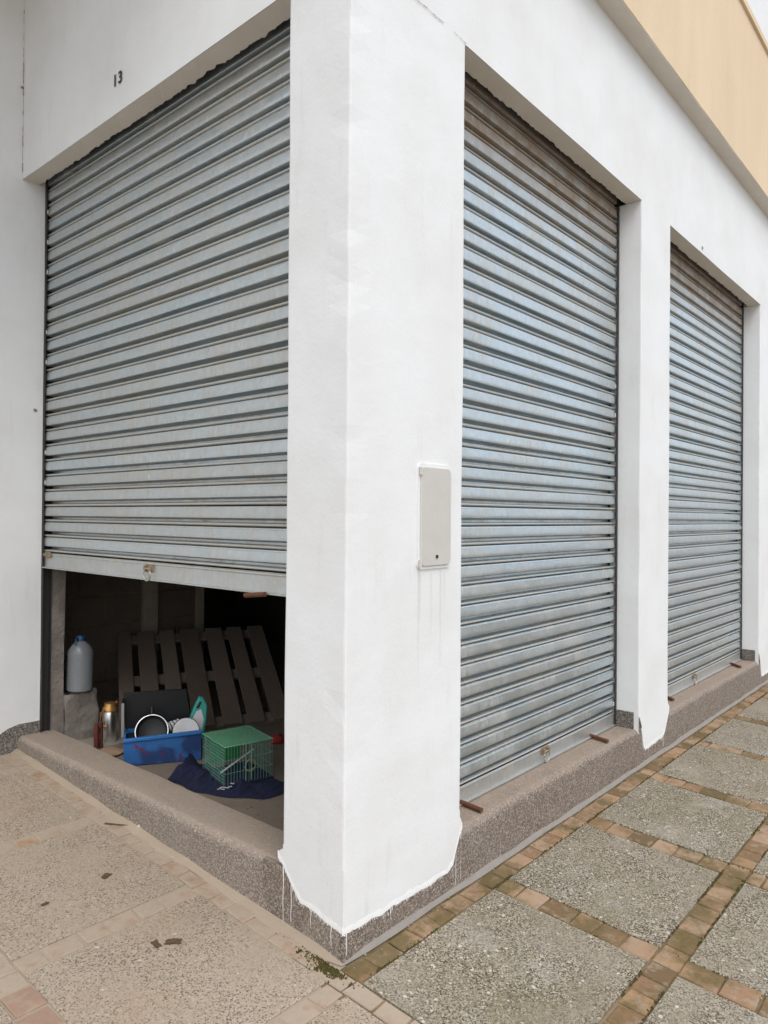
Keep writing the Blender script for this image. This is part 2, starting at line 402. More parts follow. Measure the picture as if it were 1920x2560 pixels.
# slabs in the cells between the bands
def slab(x0, x1, y0, y1, mat):
    g = .004; bm = bmesh.new()
    cx, cy = (x0+x1)/2, (y0+y1)/2
    n = 6
    box(bm, (x0-cx+g, y0-cy+g, -.05), (x1-cx-g, y1-cy-g, 0))
    for v in bm.verts:
        v.co.x += random.uniform(-.002, .002); v.co.y += random.uniform(-.002, .002)
    bmesh.ops.bevel(bm, geom=[e for e in bm.edges if all(v.co.z > -.01 for v in e.verts)], offset=.0035, segments=1, affect='EDGES')
    link('slab', mesh(bm), mat, pavement, (cx, cy, S*cy+random.uniform(-.0015, .001)), (TILT, 0, 0))
xr = [(-.018, .772)]+[(a[1], b[0]) for a, b in zip(XBR, XBR[1:])]
yr = [(-1.465, -.828), (-.735, -.101), (-2.1, -1.56)]
for x0, x1 in xr:
    for y0, y1 in yr: slab(x0, x1, y0, y1, 'slabR')
for y0, y1 in [(-2.1, -1.56), (-1.465, -.828), (-.735, -.101), (-.020, .684), (.772, 1.485), (1.575, 2.29), (2.37, 2.59)]:
    for x0, x1 in [(-2.3, -.845), (-.752, -.092)]:
        if y1 == 2.29 and x0 == -.752:
            slab(x0, -.165, y0, 2.125, 'slabL'); slab(-.161, x1, y0, y1, 'slabL'); slab(x0, -.165, 2.13, y1, 'slabL'); continue
        slab(x0, x1, y0, y1, 'slabL')
# place the pavers: the 290 that show largest as parts, the rest as one piece
cache = {}
def score(b):
    u, v, f = prj((b[0], b[1], S*b[1]))
    if f < .3: return 0
    off = max(0, -u, u-1920, v-2560)/1920
    return 1/f**2/(1+12*off)
bricks.sort(key=score, reverse=True)
rest = {}
for i, (x, y, l, w, al, mt) in enumerate(bricks):
    key = (round(l, 3), round(w, 3), i % 3)
    rz = 0 if al == 'x' else math.pi/2
    dz = random.uniform(-.0015, .0022)
    if i < 290:
        if (key, mt) not in cache:
            cache[key, mt] = mesh(brickmesh(key[0], key[1], hash(key) % 999))
        o = link('brick', cache[key, mt], mt, pavement, (x, y, S*y+dz))
        o.rotation_euler = (Matrix.Rotation(TILT, 3, 'X') @ Matrix.Rotation(rz+random.uniform(-.012, .012), 3, 'Z')).to_euler()
    else:
        b2 = brickmesh(l, w, i); mm = Matrix.Translation((x, y, S*y+dz)) @ Matrix.Rotation(TILT, 4, 'X') @ Matrix.Rotation(rz, 4, 'Z')
        b2.transform(mm); rest.setdefault(mt, bmesh.new())
        tmp = mesh(b2); rest[mt].from_mesh(tmp)
for mt, b2 in rest.items():
    link('far_paver_bricks', mesh(b2), mt, pavement, kind='stuff')

# ------------------------------------------------------------------ the building
B = empty('corner_shop_building', label='white plastered corner shop with roller shutters, cream parapet band and terrazzo step', category='building')
EXT = 9.0; TOPL = 4.75
def wobble(p): return .0034*noise.noise(p*1.9)+.0012*noise.noise(p*7.1)
def frange(a, b, d):
    n = max(1, round((b-a)/d)); return [a+(b-a)*i/n for i in range(n+1)]
def grid(us, zs, solid):
    us = sorted(set(round(u, 5) for u in us)); zs = sorted(set(round(z, 5) for z in zs)); out = []
    for i in range(len(us)-1):
        for j in range(len(zs)-1):
            if solid((us[i]+us[i+1])/2, (zs[j]+zs[j+1])/2): out.append((us[i], us[i+1], zs[j], zs[j+1]))
    return out
def quads(bm, cells, f):
    for u0, u1, v0, v1 in cells: bm.faces.new([bm.verts.new(f(*q)) for q in ((u0, v0), (u1, v0), (u1, v1), (u0, v1))])
ZB = .31; ZJ = .20
bm = bmesh.new()
# right-hand face (y = 0)
us = frange(0, WR, .12)+frange(WR, X1, .3)+frange(X1, X2, .12)+frange(X2, X3, .4)+frange(X3, EXT, .4)
zs = frange(ZB, HR, .06)+frange(HR, OH, .15)
quads(bm, grid(us, zs, lambda u, z: z > HR or u < WR or X1 < u < X2 or u > X3), lambda u, z: (u, 0, z))
# left-hand face (x = 0), up to the side wall
us2 = frange(0, WL, .1)+frange(WL, YW, .3); zs2 = frange(ZB, HR, .06)+[HL]+frange(HL, TOPL, .15)
quads(bm, grid(us2, zs2, lambda u, z: z > HL or u < WL), lambda u, z: (0, u, z))
# jambs
for x, y1 in ((WR, .30), (X1, .30), (X2, .30), (X3, .30)): quads(bm, grid(frange(0, y1, .1), frange(ZJ, ZB, .06)+frange(ZB, HR, .06), lambda u, z: True), lambda u, z, x=x: (x, u, z))
quads(bm, grid(frange(0, .30, .1), frange(ZJ, ZB, .06)+frange(ZB, HR, .06)+[HL], lambda u, z: True), lambda u, z: (u, WL, z))
bmesh.ops.remove_doubles(bm, verts=bm.verts, dist=.0005)
bmesh.ops.recalc_face_normals(bm, faces=bm.faces)
edges = [e for e in bm.edges if len(e.link_faces) == 2 and e.calc_face_angle() > .5]
bmesh.ops.bevel(bm, geom=edges, offset=.008, segments=2, affect='EDGES', profile=.6)
for v in bm.verts:
    w = Vector((wobble(v.co), wobble(v.co+Vector((9, 3, 1))), 0))
    e = 1
    if abs(v.co.x) < .02 and abs(v.co.y) < .02: w += Vector((1, 1, 0))*max(0, .009*noise.noise(v.co*5.5)+.004*noise.noise(v.co*19))
    v.co += w*e*min(1, max(0, (v.co.z-ZB)/.25))
link('wall', mesh(bm), 'white', B)
# soffits with their ragged back edges
def soffit(axis, a, b, z, depth, seed):
    bm = bmesh.new(); n = int((b-a)/.012); prev = None
    for i in range(n+1):
        s = a+(b-a)*i/n
        d = depth+.012*noise.noise(Vector((s*6, seed, 0)))+.011*noise.noise(Vector((s*27, seed, 4)))+.008*noise.noise(Vector((s*70, seed, 9)))
        f = (lambda p, zz: (s, p, zz)) if axis == 'x' else (lambda p, zz: (p, s, zz))
        row = [bm.verts.new(f(.0015, z)), bm.verts.new(f(d, z+.002)), bm.verts.new(f(d+.004, z+.02)), bm.verts.new(f(d, z+.5))]
        if prev:
            for k in range(3): bm.faces.new((prev[k], prev[k+1], row[k+1], row[k])).material_index = 0 if k == 0 else 1
        prev = row
    bmesh.ops.recalc_face_normals(bm, faces=bm.faces)
    me = mesh(bm); me.materials.append(M['soffit']); me.materials.append(M['ragged'])
    return link('soffit', me, None, B)
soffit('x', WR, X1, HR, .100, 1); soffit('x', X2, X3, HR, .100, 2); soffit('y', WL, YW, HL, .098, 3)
# side wall at the far left, standing out from the facade
bm = bmesh.new()
quads(bm, grid(frange(-3.5, 0, .25)+[.0]+frange(0, .135, .07), frange(.1, HL, .2)+frange(HL, TOPL, .2), lambda u, z: True), lambda u, z: (u, YW, z))
quads(bm, grid([.135, .16], frange(.1, HL, .2), lambda u, z: True), lambda u, z: (u, YW+(u-.135)*6, z))
bmesh.ops.remove_doubles(bm, verts=bm.verts, dist=.0005)
for v in bm.verts: v.co.y += wobble(v.co)*1.2
bmesh.ops.recalc_face_normals(bm, faces=bm.faces)
for f in bm.faces:
    if f.normal.y > 0: f.normal_flip()
link('side_wall', mesh(bm, 30), 'white', B)
# parapet band standing out over the right-hand face
link('parapet_band', mesh(extrude([(-OB, OH), (-OB, OHT-.05), (-OB-.02, OHT-.05), (-OB-.02, OHT), (.25, OHT), (.25, OH)], 'x', -OB, EXT, 24, .004)), 'cream', B)
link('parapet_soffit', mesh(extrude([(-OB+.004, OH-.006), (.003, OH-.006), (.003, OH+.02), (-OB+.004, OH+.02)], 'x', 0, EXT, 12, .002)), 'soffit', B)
# unseen overhang added above the frame, sized to shade the left-hand side
link('shading_overhang', boxmesh((-1.8, .42, TOPL), (.3, YW+1.0, TOPL+.2)), 'soffit', B)
link('upper_wall', boxmesh((.006, .251, TOPL+.2), (.25, YW+1., 8.2)), 'white', B)
link('upper_wall', boxmesh((.006, .004, OHT-.1), (EXT, .249, 8.2)), 'white', B)
link('roof', boxmesh((.02, .02, OH+.02), (EXT, 6.0, OH+.15)), 'inner', B)
# terrazzo step with a rounded nose
def nose(f, top, back):
    pr = [(f, -.25), (f, .190)]
    for k in range(1, 7):
        a = math.pi/2*k/6; pr.append((f+.034*(1-math.cos(a)), .190+(top-.190)*math.sin(a)))
    return pr+[(back, top-.004), (back, -.25)]
st = link('step', mesh(extrude(nose(.004, ZT, .42), 'x', .0045, EXT, 150, .006), 35), 'terrazzo', B)
st2 = link('step', mesh(extrude(nose(.0045, ZT, .205), 'y', .02, YW-.003, 60, .007), 35), 'sandy', B)
# cement fillet along the foot of the step
def fillet(axis, a, b, w, h, mat):
    bm = bmesh.new(); prev = None; n = int((b-a)/.04)
    for i in range(n+1):
        s = a+(b-a)*i/n; tp = min(1, .1+(s-a)/.12); ww = tp*w*(1+.55*noise.noise(Vector((s*4, 1, w*99)))); hh = tp*h*(1+.5*noise.noise(Vector((s*5, 7, 0))))
        if axis == 'x': row = [(s, .01, hh), (s, .0035, hh), (s, -ww*.5, hh*.22+.001), (s, -ww, -S*ww-.003)]
        else: row = [(.01, s, S*s+hh), (.0035, s, S*s+hh), (-ww*.5, s, S*s+hh*.22+.001), (-ww, s, S*s-.003)]
        row = [bm.verts.new(q) for q in row]
        if prev:
            for k in range(3): bm.faces.new((prev[k], prev[k+1], row[k+1], row[k]))
        prev = row
    bmesh.ops.recalc_face_normals(bm, faces=bm.faces)
    return link('cement_fillet', mesh(bm, 60), mat, B)
fillet('x', -.001, EXT, .013, .013, 'cement'); fillet('y', -.001, YW, .034, .014, 'cementL')
# painted plaster skirts coming down over the terrazzo, with uneven lower edges
def skirt(pts, plane):
    out = []
    for (a0, b0), (a1, b1) in zip(pts, pts[1:]+pts[:1]):
        L = math.hypot(a1-a0, b1-b0); n = max(1, int(L/.012)) if min(b0, b1) < .285 else 1
        for k in range(n):
            t_ = k/n; a = a0+(a1-a0)*t_; b = b0+(b1-b0)*t_
            j = .007*noise.noise(Vector((a*17, b*17, 5)))+.0030*noise.noise(Vector((a*60, b*60, 5)))+.0022*noise.noise(Vector((a*190, b*190, 2)))
            out.append((a, b+(j if b < .285 else 0)))
    mp = (lambda a, b, d: (-d, a, b)) if plane == 'x' else (lambda a, b, d: (a, -d, b))
    return out, mp
def add_skirt(pts, plane, drips, rim):
    out, mp = skirt(pts, plane)
    o = link('painted_skirt', plate(out, .0042, lambda a, b, d: mp(a, b, d-.0042)), 'white', B)
    # the fresh paint line along the lower edge
    bm = bmesh.new(); lo = [q for q in out if q[1] < .285]
    c = []
    for (a0, b0), (a1, b1) in zip(rim, rim[1:]):
        n = max(2, int(math.hypot(a1-a0, b1-b0)/.012)); c += [(a0+(a1-a0)*k/n, b0+(b1-b0)*k/n) for k in range(n)]
    c.append(rim[-1]); prev = None
    for a, b in c:
        w = .017+.009*noise.noise(Vector((a*30, b*30, 1))); j = .007*noise.noise(Vector((a*17, b*17, 5)))+.004*noise.noise(Vector((a*80, b*80, 3)))
        q = [bm.verts.new(mp(a, b+w*1.3+j, -.0004)), bm.verts.new(mp(a, b+j+w*.5, .0004)), bm.verts.new(mp(a, b+j-w*.45, -.0004)), bm.verts.new(mp(a, b+j-w*.6, -.008))]
        if prev:
            for k in range(3): bm.faces.new((prev[k], prev[k+1], q[k+1], q[k]))
        prev = q
    bmesh.ops.recalc_face_normals(bm, faces=bm.faces)
    link('paint_rim', mesh(bm, 60), 'paint', o)
    bm = bmesh.new(); rr = random.Random(int(rim[0][0]*100)+7)
    for a, b in c[1:-1]:
        for _ in range(5):
            aa = a+rr.uniform(-.006, .006); L_ = rr.uniform(.004, .014)*(1+1.6*max(0, noise.noise(Vector((a*11, b*11, 8))))); ww = rr.uniform(.0008, .0028); b0 = b-.004+.007*noise.noise(Vector((a*17, b*17, 5)))
            q = [bm.verts.new(mp(*p_, -.0030)) for p_ in ((aa-ww, b0), (aa+ww, b0), (aa+ww*.4, b0-L_), (aa-ww*.4, b0-L_))]; bm.faces.new(q)
    bmesh.ops.recalc_face_normals(bm, faces=bm.faces)
    link('brush_marks', mesh(bm), 'paint', o, kind='stuff')
    for a, b0, b1, w in drips:
        bm = bmesh.new(); n = 7; prev = None
        for k in range(n+1):
            z = b0+(b1-b0)*k/n; aa = a+.0012*math.sin(k*1.3+a*50); ww = w*(1-.5*k/n)
            q = [bm.verts.new(mp(aa-ww/2, z, -.003)), bm.verts.new(mp(aa, z, -.0022)), bm.verts.new(mp(aa+ww/2, z, -.003))]
            if prev:
                for i in range(2): bm.faces.new((prev[i], prev[i+1], q[i+1], q[i]))
            prev = q
        link('paint_drip', mesh(bm), 'paint', o)
add_skirt([(-.001, .31), (-.001, .112), (.102, .133), (.205, .150), (.232, .172), (.292, .232), (.325, .258), (.330, .280), (.305, .295), (.305, .31)], 'x',
          [(.262, .18, .045, .004), (.305, .235, .02, .004), (.06, .11, .04, .003), (.16, .13, .07, .003)], [(-.004, .104), (.102, .125), (.210, .142), (.240, .165), (.300, .236), (.333, .262)])
add_skirt([(-.001, .31), (-.001, .112), (.209, .104), (.40, .100), (.590, .100), (.628, .125), (.668, .215), (.690, .238), (.692, .258), (.677, .285), (.677, .31)], 'y',
          [(.655, .15, .02, .004), (.69, .23, .03, .004), (.635, .12, .05, .003), (.25, .1, .045, .003), (.02, .1, .02, .004)], [(-.004, .104), (.209, .097), (.40, .092), (.595, .093), (.634, .118), (.674, .212), (.694, .240)])
add_skirt([(X1, .31), (X1+.02, .29), (X1+.055, .23), (2.632, .12), (2.66, .098), (2.80, .10), (2.94, .105), (2.985, .13), (3.04, .22), (3.066, .245), (3.066, .27), (X2, .30), (X2, .31)], 'y',
          [(2.97, .11, .03, .004), (2.72, .09, .05, .003)], [(2.60, .235), (2.636, .11), (2.66, .090), (2.80, .092), (2.945, .098), (2.992, .125), (3.046, .216), (3.070, .25)])
add_skirt([(X3, .31), (X3+.02, .29), (X3+.06, .22), (5.42, .11), (5.46, .095), (6.2, .10), (6.2, .31)], 'y', [], [(5.385, .22), (5.425, .10), (5.46, .087), (6.2, .092)])
for a_, b_ in (((.0062, .0062, .08), (WR-.003, .05, .316)), ((X1+.003, .0062, .08), (X2-.003, .05, .316)), ((X3+.003, .0062, .08), (EXT, .05, .316)), ((.0066, .0066, .08), (.05, WL-.003, .3165))):
    link('pillar_base', boxmesh(a_, b_), 'dado', B)
# dark terrazzo skirting in the reveals and along the side wall
def skirting(a, b):
    bm = bmesh.new(); box(bm, a, b, .002); return link('skirting', mesh(bm), 'dado', B)
for x in (X1, X3): skirting((x-.006, .030, ZT-.01), (x+.01, DR-.01, ZT+.10))
bm = bmesh.new()
n = 60; prev = None
for i in range(n+1):
    x = -3.4+(.132+3.4)*i/n; top = .292+(.004*noise.noise(Vector((x*30, 0, 0))))-(.06 if x < -.02 else 0)*min(1, (-.02-x)/.12 if x < -.02 else 0)
    q = [bm.verts.new((x, YW+.01, top)), bm.verts.new((x, YW-.0045, top)), bm.verts.new((x, YW-.0045, .0))]
    if prev:
        for k in range(2): bm.faces.new((prev[k], prev[k+1], q[k+1], q[k]))
    prev = q
bmesh.ops.recalc_face_normals(bm, faces=bm.faces)
link('skirting', mesh(bm), 'dado', B)
# crack running from the corner of the right-hand opening
def strip(pts, w, mp, name, mat, parent):
    bm = bmesh.new(); prev = None
    for i, (a, b) in enumerate(pts):
        ww = w*(.3+.9*abs(noise.noise(Vector((a*40, b*40, 0)))))
        q = [bm.verts.new(mp(a, b+ww)), bm.verts.new(mp(a, b-ww))]
        if prev: bm.faces.new((prev[0], prev[1], q[1], q[0]))
        prev = q
    bmesh.ops.recalc_face_normals(bm, faces=bm.faces)
    return link(name, mesh(bm), mat, parent)
cr = []
for i in range(60):
    a = .33+(.677-.33)*i/59; cr.append((a, 3.433+.006*noise.noise(Vector((a*28, 0, 0)))+.003*noise.noise(Vector((a*90, 0, 0)))))
strip(cr[:34], .0026, lambda a, b: (a, -.0042, b), 'crack', 'crackm', B); strip(cr[44:], .0014, lambda a, b: (a, -.0042, b), 'crack', 'crackm', B)
# small nail holes and chips in the plaster
for (u, v, n_, k, r) in [(88, 1026, (0, 1, 0), YW, .011), (55, 220, (0, 1, 0), YW, .009), (1755, 620, (0, 1, 0), 0, .012)]:
    p = hit(u, v, n_, k); bm = bmesh.new()
    bmesh.ops.create_circle(bm, cap_ends=True, segments=9, radius=r, matrix=Matrix.Translation((p.x, p.y-.005, p.z)) @ Matrix.Rotation(math.pi/2, 4, 'X'))
    for vv in bm.verts: vv.co.x += random.uniform(-.3, .3)*r; vv.co.z += random.uniform(-.3, .3)*r
    link('plaster_chip', mesh(bm), 'crackm', B)
rr = random.Random(5)
for k in range(16):
    z = 3.45+k*.065+rr.uniform(-.02, .02); h_ = rr.uniform(.02, .07); w_ = rr.uniform(.003, .012)
    bm = bmesh.new(); pts = [(YW-.001, z), (YW-w_, z+h_*.2), (YW-w_*.6, z+h_*.6), (YW-w_*rr.uniform(.3, 1.2), z+h_*.8), (YW-.001, z+h_)]
    bm.faces.new([bm.verts.new((-.0035, a, b)) for a, b in pts]); link('grime_patch', mesh(bm), 'grime', B)
# house number painted over the left-hand shutter
def text(body, size, mat, parent, mw, name):
    cu = bpy.data.curves.new('t', 'FONT'); cu.body = body; cu.size = size; cu.extrude = .0008; cu.offset = .0014; cu.align_x = 'CENTER'
    tmp = bpy.data.objects.new('t', cu); COL.objects.link(tmp)
    bpy.context.view_layer.update()
    me = bpy.data.meshes.new_from_object(tmp.evaluated_get(bpy.context.evaluated_depsgraph_get()))
    bpy.data.objects.remove(tmp); me.materials.clear()
    o = link(name, me, mat, parent); o.matrix_world = mw; return o
mrot = Matrix(((0, 0, -1, -.0045), (-1, 0, 0, 0), (0, 1, 0, 0), (0, 0, 0, 1)))
for ch, y in (('1', 1.556), ('3', 1.508)):
    text(ch, .078, 'ink', B, Matrix.Translation((0, y, 3.548)) @ mrot, 'house_number')
# meter hatch on the corner pillar
hx0, hx1, hz0, hz1 = .378, .588, 1.302, 1.702
def rrect(x0, x1, z0, z1, r, n=6):
    pts = []
    for cx, cz, a0 in ((x1-r, z1-r, 0), (x0+r, z1-r, 90), (x0+r, z0+r, 180), (x1-r, z0+r, 270)):
        for k in range(n+1): a = math.radians(a0+90*k/n); pts.append((cx+r*math.cos(a), cz+r*math.sin(a)))
    return pts
rr = random.Random(2)
for x_, z1_, z0_, w_ in ((.392, 1.295, .86, .0011), (.40, 1.29, 1.12, .0014), (.47, 1.29, 1.05, .0009), (.53, 1.30, .92, .0012), (.555, 1.29, 1.16, .001)):
    bm = bmesh.new(); prev = None
    for k in range(13):
        z_ = z1_+(z0_-z1_)*k/12; xx = x_+.0012*noise.noise(Vector((k*.7, x_*50, 0))); ww = w_*(1.2-.8*k/12)
        q = [bm.verts.new((xx-ww, -.0048, z_)), bm.verts.new((xx+ww, -.0048, z_))]
        if prev: bm.faces.new((prev[0], prev[1], q[1], q[0]))
        prev = q
    link('dirt_streak', mesh(bm), 'drip', B)
mpR = lambda a, b, d: (a, -d+.003, b)
h = link('meter_hatch', plate(rrect(hx0, hx1, hz0, hz1, .02), .010, mpR), 'white', B); h['label'] = 'beige meter hatch set into the corner pillar'
link('hatch_door', plate(rrect(hx0+.012, hx1-.006, hz0+.010, hz1-.012, .025), .017, mpR, .003), 'hatch', h)
for z in (hz0+.022, hz1-.03):
    bm = bmesh.new(); tube(bm, [(hx0+.009, -.014, z-.014), (hx0+.009, -.014, z+.014)], .007, 8); link('hinge', mesh(bm, 40), 'hatch', h)
bm = bmesh.new(); bmesh.ops.create_cone(bm, cap_ends=True, segments=12, radius1=.007, radius2=.007, depth=.004, matrix=Matrix.Translation((.488, -.0155, hz0+.045)) @ Matrix.Rotation(math.pi/2, 4, 'X'))
link('keyhole', mesh(bm), 'ink', h)

# ------------------------------------------------------------------ roller shutters
PROF = [(0, -.0120), (.0016, -.0010), (.0030, .0060), (.0055, .0096), (.0085, .0104), (.0115, .0086), (.0135, .0040), (.0146, -.0040), (.0154, -.0280), (.0172, -.0330), (.0265, -.0330), (.0298, -.0280), (.0334, .0088), (.0350, .0118), (.0385, .0132),
        (.0480, .0136), (.0600, .0132), (.0755, .0122), (.0768, .0096), (.0778, .0092), (.0826, .0082), (.0842, .0040), (.0854, -.0060), (.0862, -.0120)]
def slatmesh(L, P, sd=0):
    bm = bmesh.new(); n = max(2, int(L/.16)); rows = []
    for i in range(n+1):
        x = L*i/n; rows.append([bm.verts.new((x, -o+.0026*noise.noise(Vector((x*1.8+sd*31, z*12, L)))+.0010*noise.noise(Vector((x*7+sd*13, z*25, L))), z*P/.0862)) for z, o in PROF])
    for A, C in zip(rows, rows[1:]):
        for k in range(len(PROF)-1): bm.faces.new((A[k], C[k], C[k+1], A[k+1])).material_index = 1 if k < 7 else 0
    me = mesh(bm, 24); me.materials.append(M['steel']); me.materials.append(M['beadsteel']); return me
def ringpts(c, r, n=18, ax='y'):
    return [(c[0]+r*math.cos(2*math.pi*k/n), c[1], c[2]+r*math.sin(2*math.pi*k/n)) for k in range(n)]
def shutter(loc, rz, L, zbot, ztop, label, hasp_u, rustfrom, seed, clips, P, bar=.098):
    """local x along the width, local -y outwards"""
    s = empty('roller_shutter', loc, (0, 0, rz), B); s['label'] = label
    mes = [slatmesh(L, P, q) for q in range(5)]; z = zbot+bar; i = 0; random.seed(seed)
    cb = boxmesh((0, -.012, .040), (.011, -.006, .066), .003)
    while z < ztop:
        o = link('slat', mes[random.randrange(5)], None, s, (0, random.uniform(-.0012, .0012), z), (random.uniform(-.03, .03), random.uniform(-.0008, .0008), 0))
        o['dust'] = random.uniform(.12, .42) if not rustfrom else random.uniform(.0, .20)
        o['rust'] = max(0.0, min(1.0, (z-rustfrom)/.26)) if rustfrom else random.choice((0., 0., .05, .12))
        if clips and i % 2 == 0 and random.random() < (.6 if clips < .1 else .22):
            link('end_clip', cb, 'hatch', s, (clips, -.0075, z))
        z += P; i += 1
    bm = bmesh.new(); n = max(2, int(L/.25))
    prof = [(0, .016), (.003, .024), (.010, .024), (.012, .012), (.020, .0105), (.088, .0105), (.094, .0135), (.100, .0125), (.106, .006), (bar, .0005)]
    rows = [[bm.verts.new((L*k/n, -o, zbot+zz*bar/.112)) for zz, o in prof] for k in range(n+1)]
    for A, C in zip(rows, rows[1:]):
        for k in range(len(prof)-1): bm.faces.new((A[k], C[k], C[k+1], A[k+1]))
    back = [[bm.verts.new((L*k/n, .012, zbot)) for k in range(n+1)]]
    for k in range(n): bm.faces.new((rows[k][0], rows[k+1][0], back[0][k+1], back[0][k]))
    bmesh.ops.recalc_face_normals(bm, faces=bm.faces)
    o = link('bottom_bar', mesh(bm, 28), 'steel', s); o['rust'] = .14; o['dust'] = .5
    # hasp with its pull ring
    bm = bmesh.new(); u = hasp_u; hz = zbot+.052
    box(bm, (u-.036, -.016, hz-.012), (u+.036, -.0105, hz+.028), .002); box(bm, (u-.030, -.030, hz-.004), (u-.018, -.015, hz+.020), .002); box(bm, (u+.018, -.030, hz-.004), (u+.030, -.015, hz+.020), .002)
    link('hasp', mesh(bm), 'rustbrass', s)
    bm = bmesh.new(); tube(bm, ringpts((u, -.026, hz-.022), .030, 20), .0036, 7, closed=True); link('pull_ring', mesh(bm, 60), 'ring', s)
    # guide channels at both ends
    for u0, u1 in ((-.022, .010), (L-.010, L+.022)):
        bm = bmesh.new(); box(bm, (u0, -.022, ZT-.005), (u1, -.017, 3.5)); box(bm, (u0 if u0 < 0 else u1-.004, -.0169, ZT-.005), (u0+.004 if u0 < 0 else u1, .03, 3.5)); box(bm, (u0, .026, ZT-.004), (u1, .030, 3.5))
        link('guide_rail', mesh(bm), 'darksteel', s)
    return s
sL = shutter((DL, YW-.012, 0), -math.pi/2, YW-.012-WL+.02, 1.182, 3.55, 'half-raised grey steel roller shutter left of the corner pillar', YW-.012-1.446, None, 3, .006, .0880, .095)
sR1 = shutter((WR-.02, DR, 0), 0, X1-WR+.008, ZT+.001, 3.55, 'closed grey steel roller shutter just right of the corner pillar', 1.0, 2.98, 4, X1-WR-.018, .0884, .083)
sR2 = shutter((X2-.02, DR, 0), 0, X3-X2+.008, ZT+.001, 3.55, 'closed grey steel roller shutter farthest right', 1.0, 3.0, 5, X3-X2-.018, .0884, .083)
# floor bolts sticking out on the step
def bolt(parent, mw_inv, a, b, r=.011):
    bm = bmesh.new(); tube(bm, [mw_inv @ Vector(a), mw_inv @ Vector(b)], r, 8); link('floor_bolt', mesh(bm, 50), 'rusty', parent)
bpy.context.view_layer.update()
zb = ZT+.013
for sh, pts in ((sR1, (((1150, 2004), (1204, 2026)), ((1475, 1838), (1519, 1853)))), (sR2, (((1664, 1741), (1683, 1749)), ((1820, 1657), (1851, 1667))))):
    mi = sh.matrix_world.inverted()
    for a, b in pts:
        p, q = hit(*a, (0, 0, 1), zb), hit(*b, (0, 0, 1), zb+.0)
        p.y = min(p.y, DR-.006)
        bolt(sh, mi, p, q)
mi = sL.matrix_world.inverted()
p = hit(*z3(1310, 352), (1, 0, 0), DL-.03); q = hit(*z3(1430, 345), (1, 0, 0), DL-.03)
bolt(sL, mi, p, q, .010)
bm = bmesh.new(); box(bm, (YW-.012-2.55, -.024, 1.245), (YW-.012-2.49, -.0105, 1.28), .003); box(bm, (YW-.012-2.56, -.030, 1.255), (YW-.012-2.52, -.022, 1.27), .002); link('side_latch', mesh(bm), 'rustbrass', sL)

# ------------------------------------------------------------------ inside of the shop
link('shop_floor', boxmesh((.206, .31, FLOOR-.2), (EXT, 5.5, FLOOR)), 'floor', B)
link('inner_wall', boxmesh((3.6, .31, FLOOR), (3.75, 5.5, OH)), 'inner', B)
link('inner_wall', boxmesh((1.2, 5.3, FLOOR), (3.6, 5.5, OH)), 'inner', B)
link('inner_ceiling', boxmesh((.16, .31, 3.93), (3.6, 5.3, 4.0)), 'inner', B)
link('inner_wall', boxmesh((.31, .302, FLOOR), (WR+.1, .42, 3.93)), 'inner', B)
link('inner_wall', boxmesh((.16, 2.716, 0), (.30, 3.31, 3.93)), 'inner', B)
WY = 3.30
xa, xb, xc = hit(*z3(690, 400), (0, 1, 0), WY).x, hit(*z3(1010, 400), (0, 1, 0), WY).x, hit(*z3(1052, 400), (0, 1, 0), WY).x
zc = hit(*z3(500, 520), (0, 1, 0), WY).z; zc2 = hit(*z3(480, 693), (0, 1, 0), WY).z
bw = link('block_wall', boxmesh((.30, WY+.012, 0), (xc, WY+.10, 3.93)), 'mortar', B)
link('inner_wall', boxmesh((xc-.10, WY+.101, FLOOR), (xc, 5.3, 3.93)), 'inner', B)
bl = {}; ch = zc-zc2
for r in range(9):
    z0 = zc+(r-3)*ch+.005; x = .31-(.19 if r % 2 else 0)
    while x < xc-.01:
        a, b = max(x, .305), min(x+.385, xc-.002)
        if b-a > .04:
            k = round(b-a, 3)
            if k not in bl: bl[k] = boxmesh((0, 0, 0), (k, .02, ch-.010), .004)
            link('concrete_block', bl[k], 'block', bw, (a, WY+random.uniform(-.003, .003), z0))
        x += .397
# rough concrete jamb behind the shutter guide
bm = bmesh.new(); box(bm, (.185, 2.585, FLOOR-.05), (.268, 2.715, 3.5))
bmesh.ops.subdivide_edges(bm, edges=bm.edges, cuts=20, use_grid_fill=True)
for v in bm.verts: v.co += Vector((noise.noise(v.co*14), noise.noise(v.co*14+Vector((5, 5, 5))), 0))*.008
link('concrete_jamb', mesh(bm, 60), 'concrete', B)
link('timber_post', boxmesh((xa, WY-.045, FLOOR), (xa+.125, WY-.004, 3.0), .004), 'post', B)
link('timber_post', boxmesh((xb, WY-.04, FLOOR), (xc, WY-.004, 3.0), .004), 'post', B)
# lump of concrete at the foot of the wall
bm = bmesh.new(); bmesh.ops.create_icosphere(bm, subdivisions=4, radius=1)
for v in bm.verts:
    d = v.co.copy(); k = 1+.22*noise.noise(d*1.6)+.10*noise.noise(d*4)+.04*noise.noise(d*11)
    v.co = Vector((max(-.8, min(.8, d.x*1.2))*.125*k, max(-.8, min(.8, d.y*1.2))*.075*k, max(-.85, min(.8, d.z*1.2))*.175*k))
link('concrete_lump', mesh(bm, 60), 'concrete', None, (.375, 2.625, FLOOR+.148), label='rough grey concrete lump on the floor under the large water bottle', category='concrete')
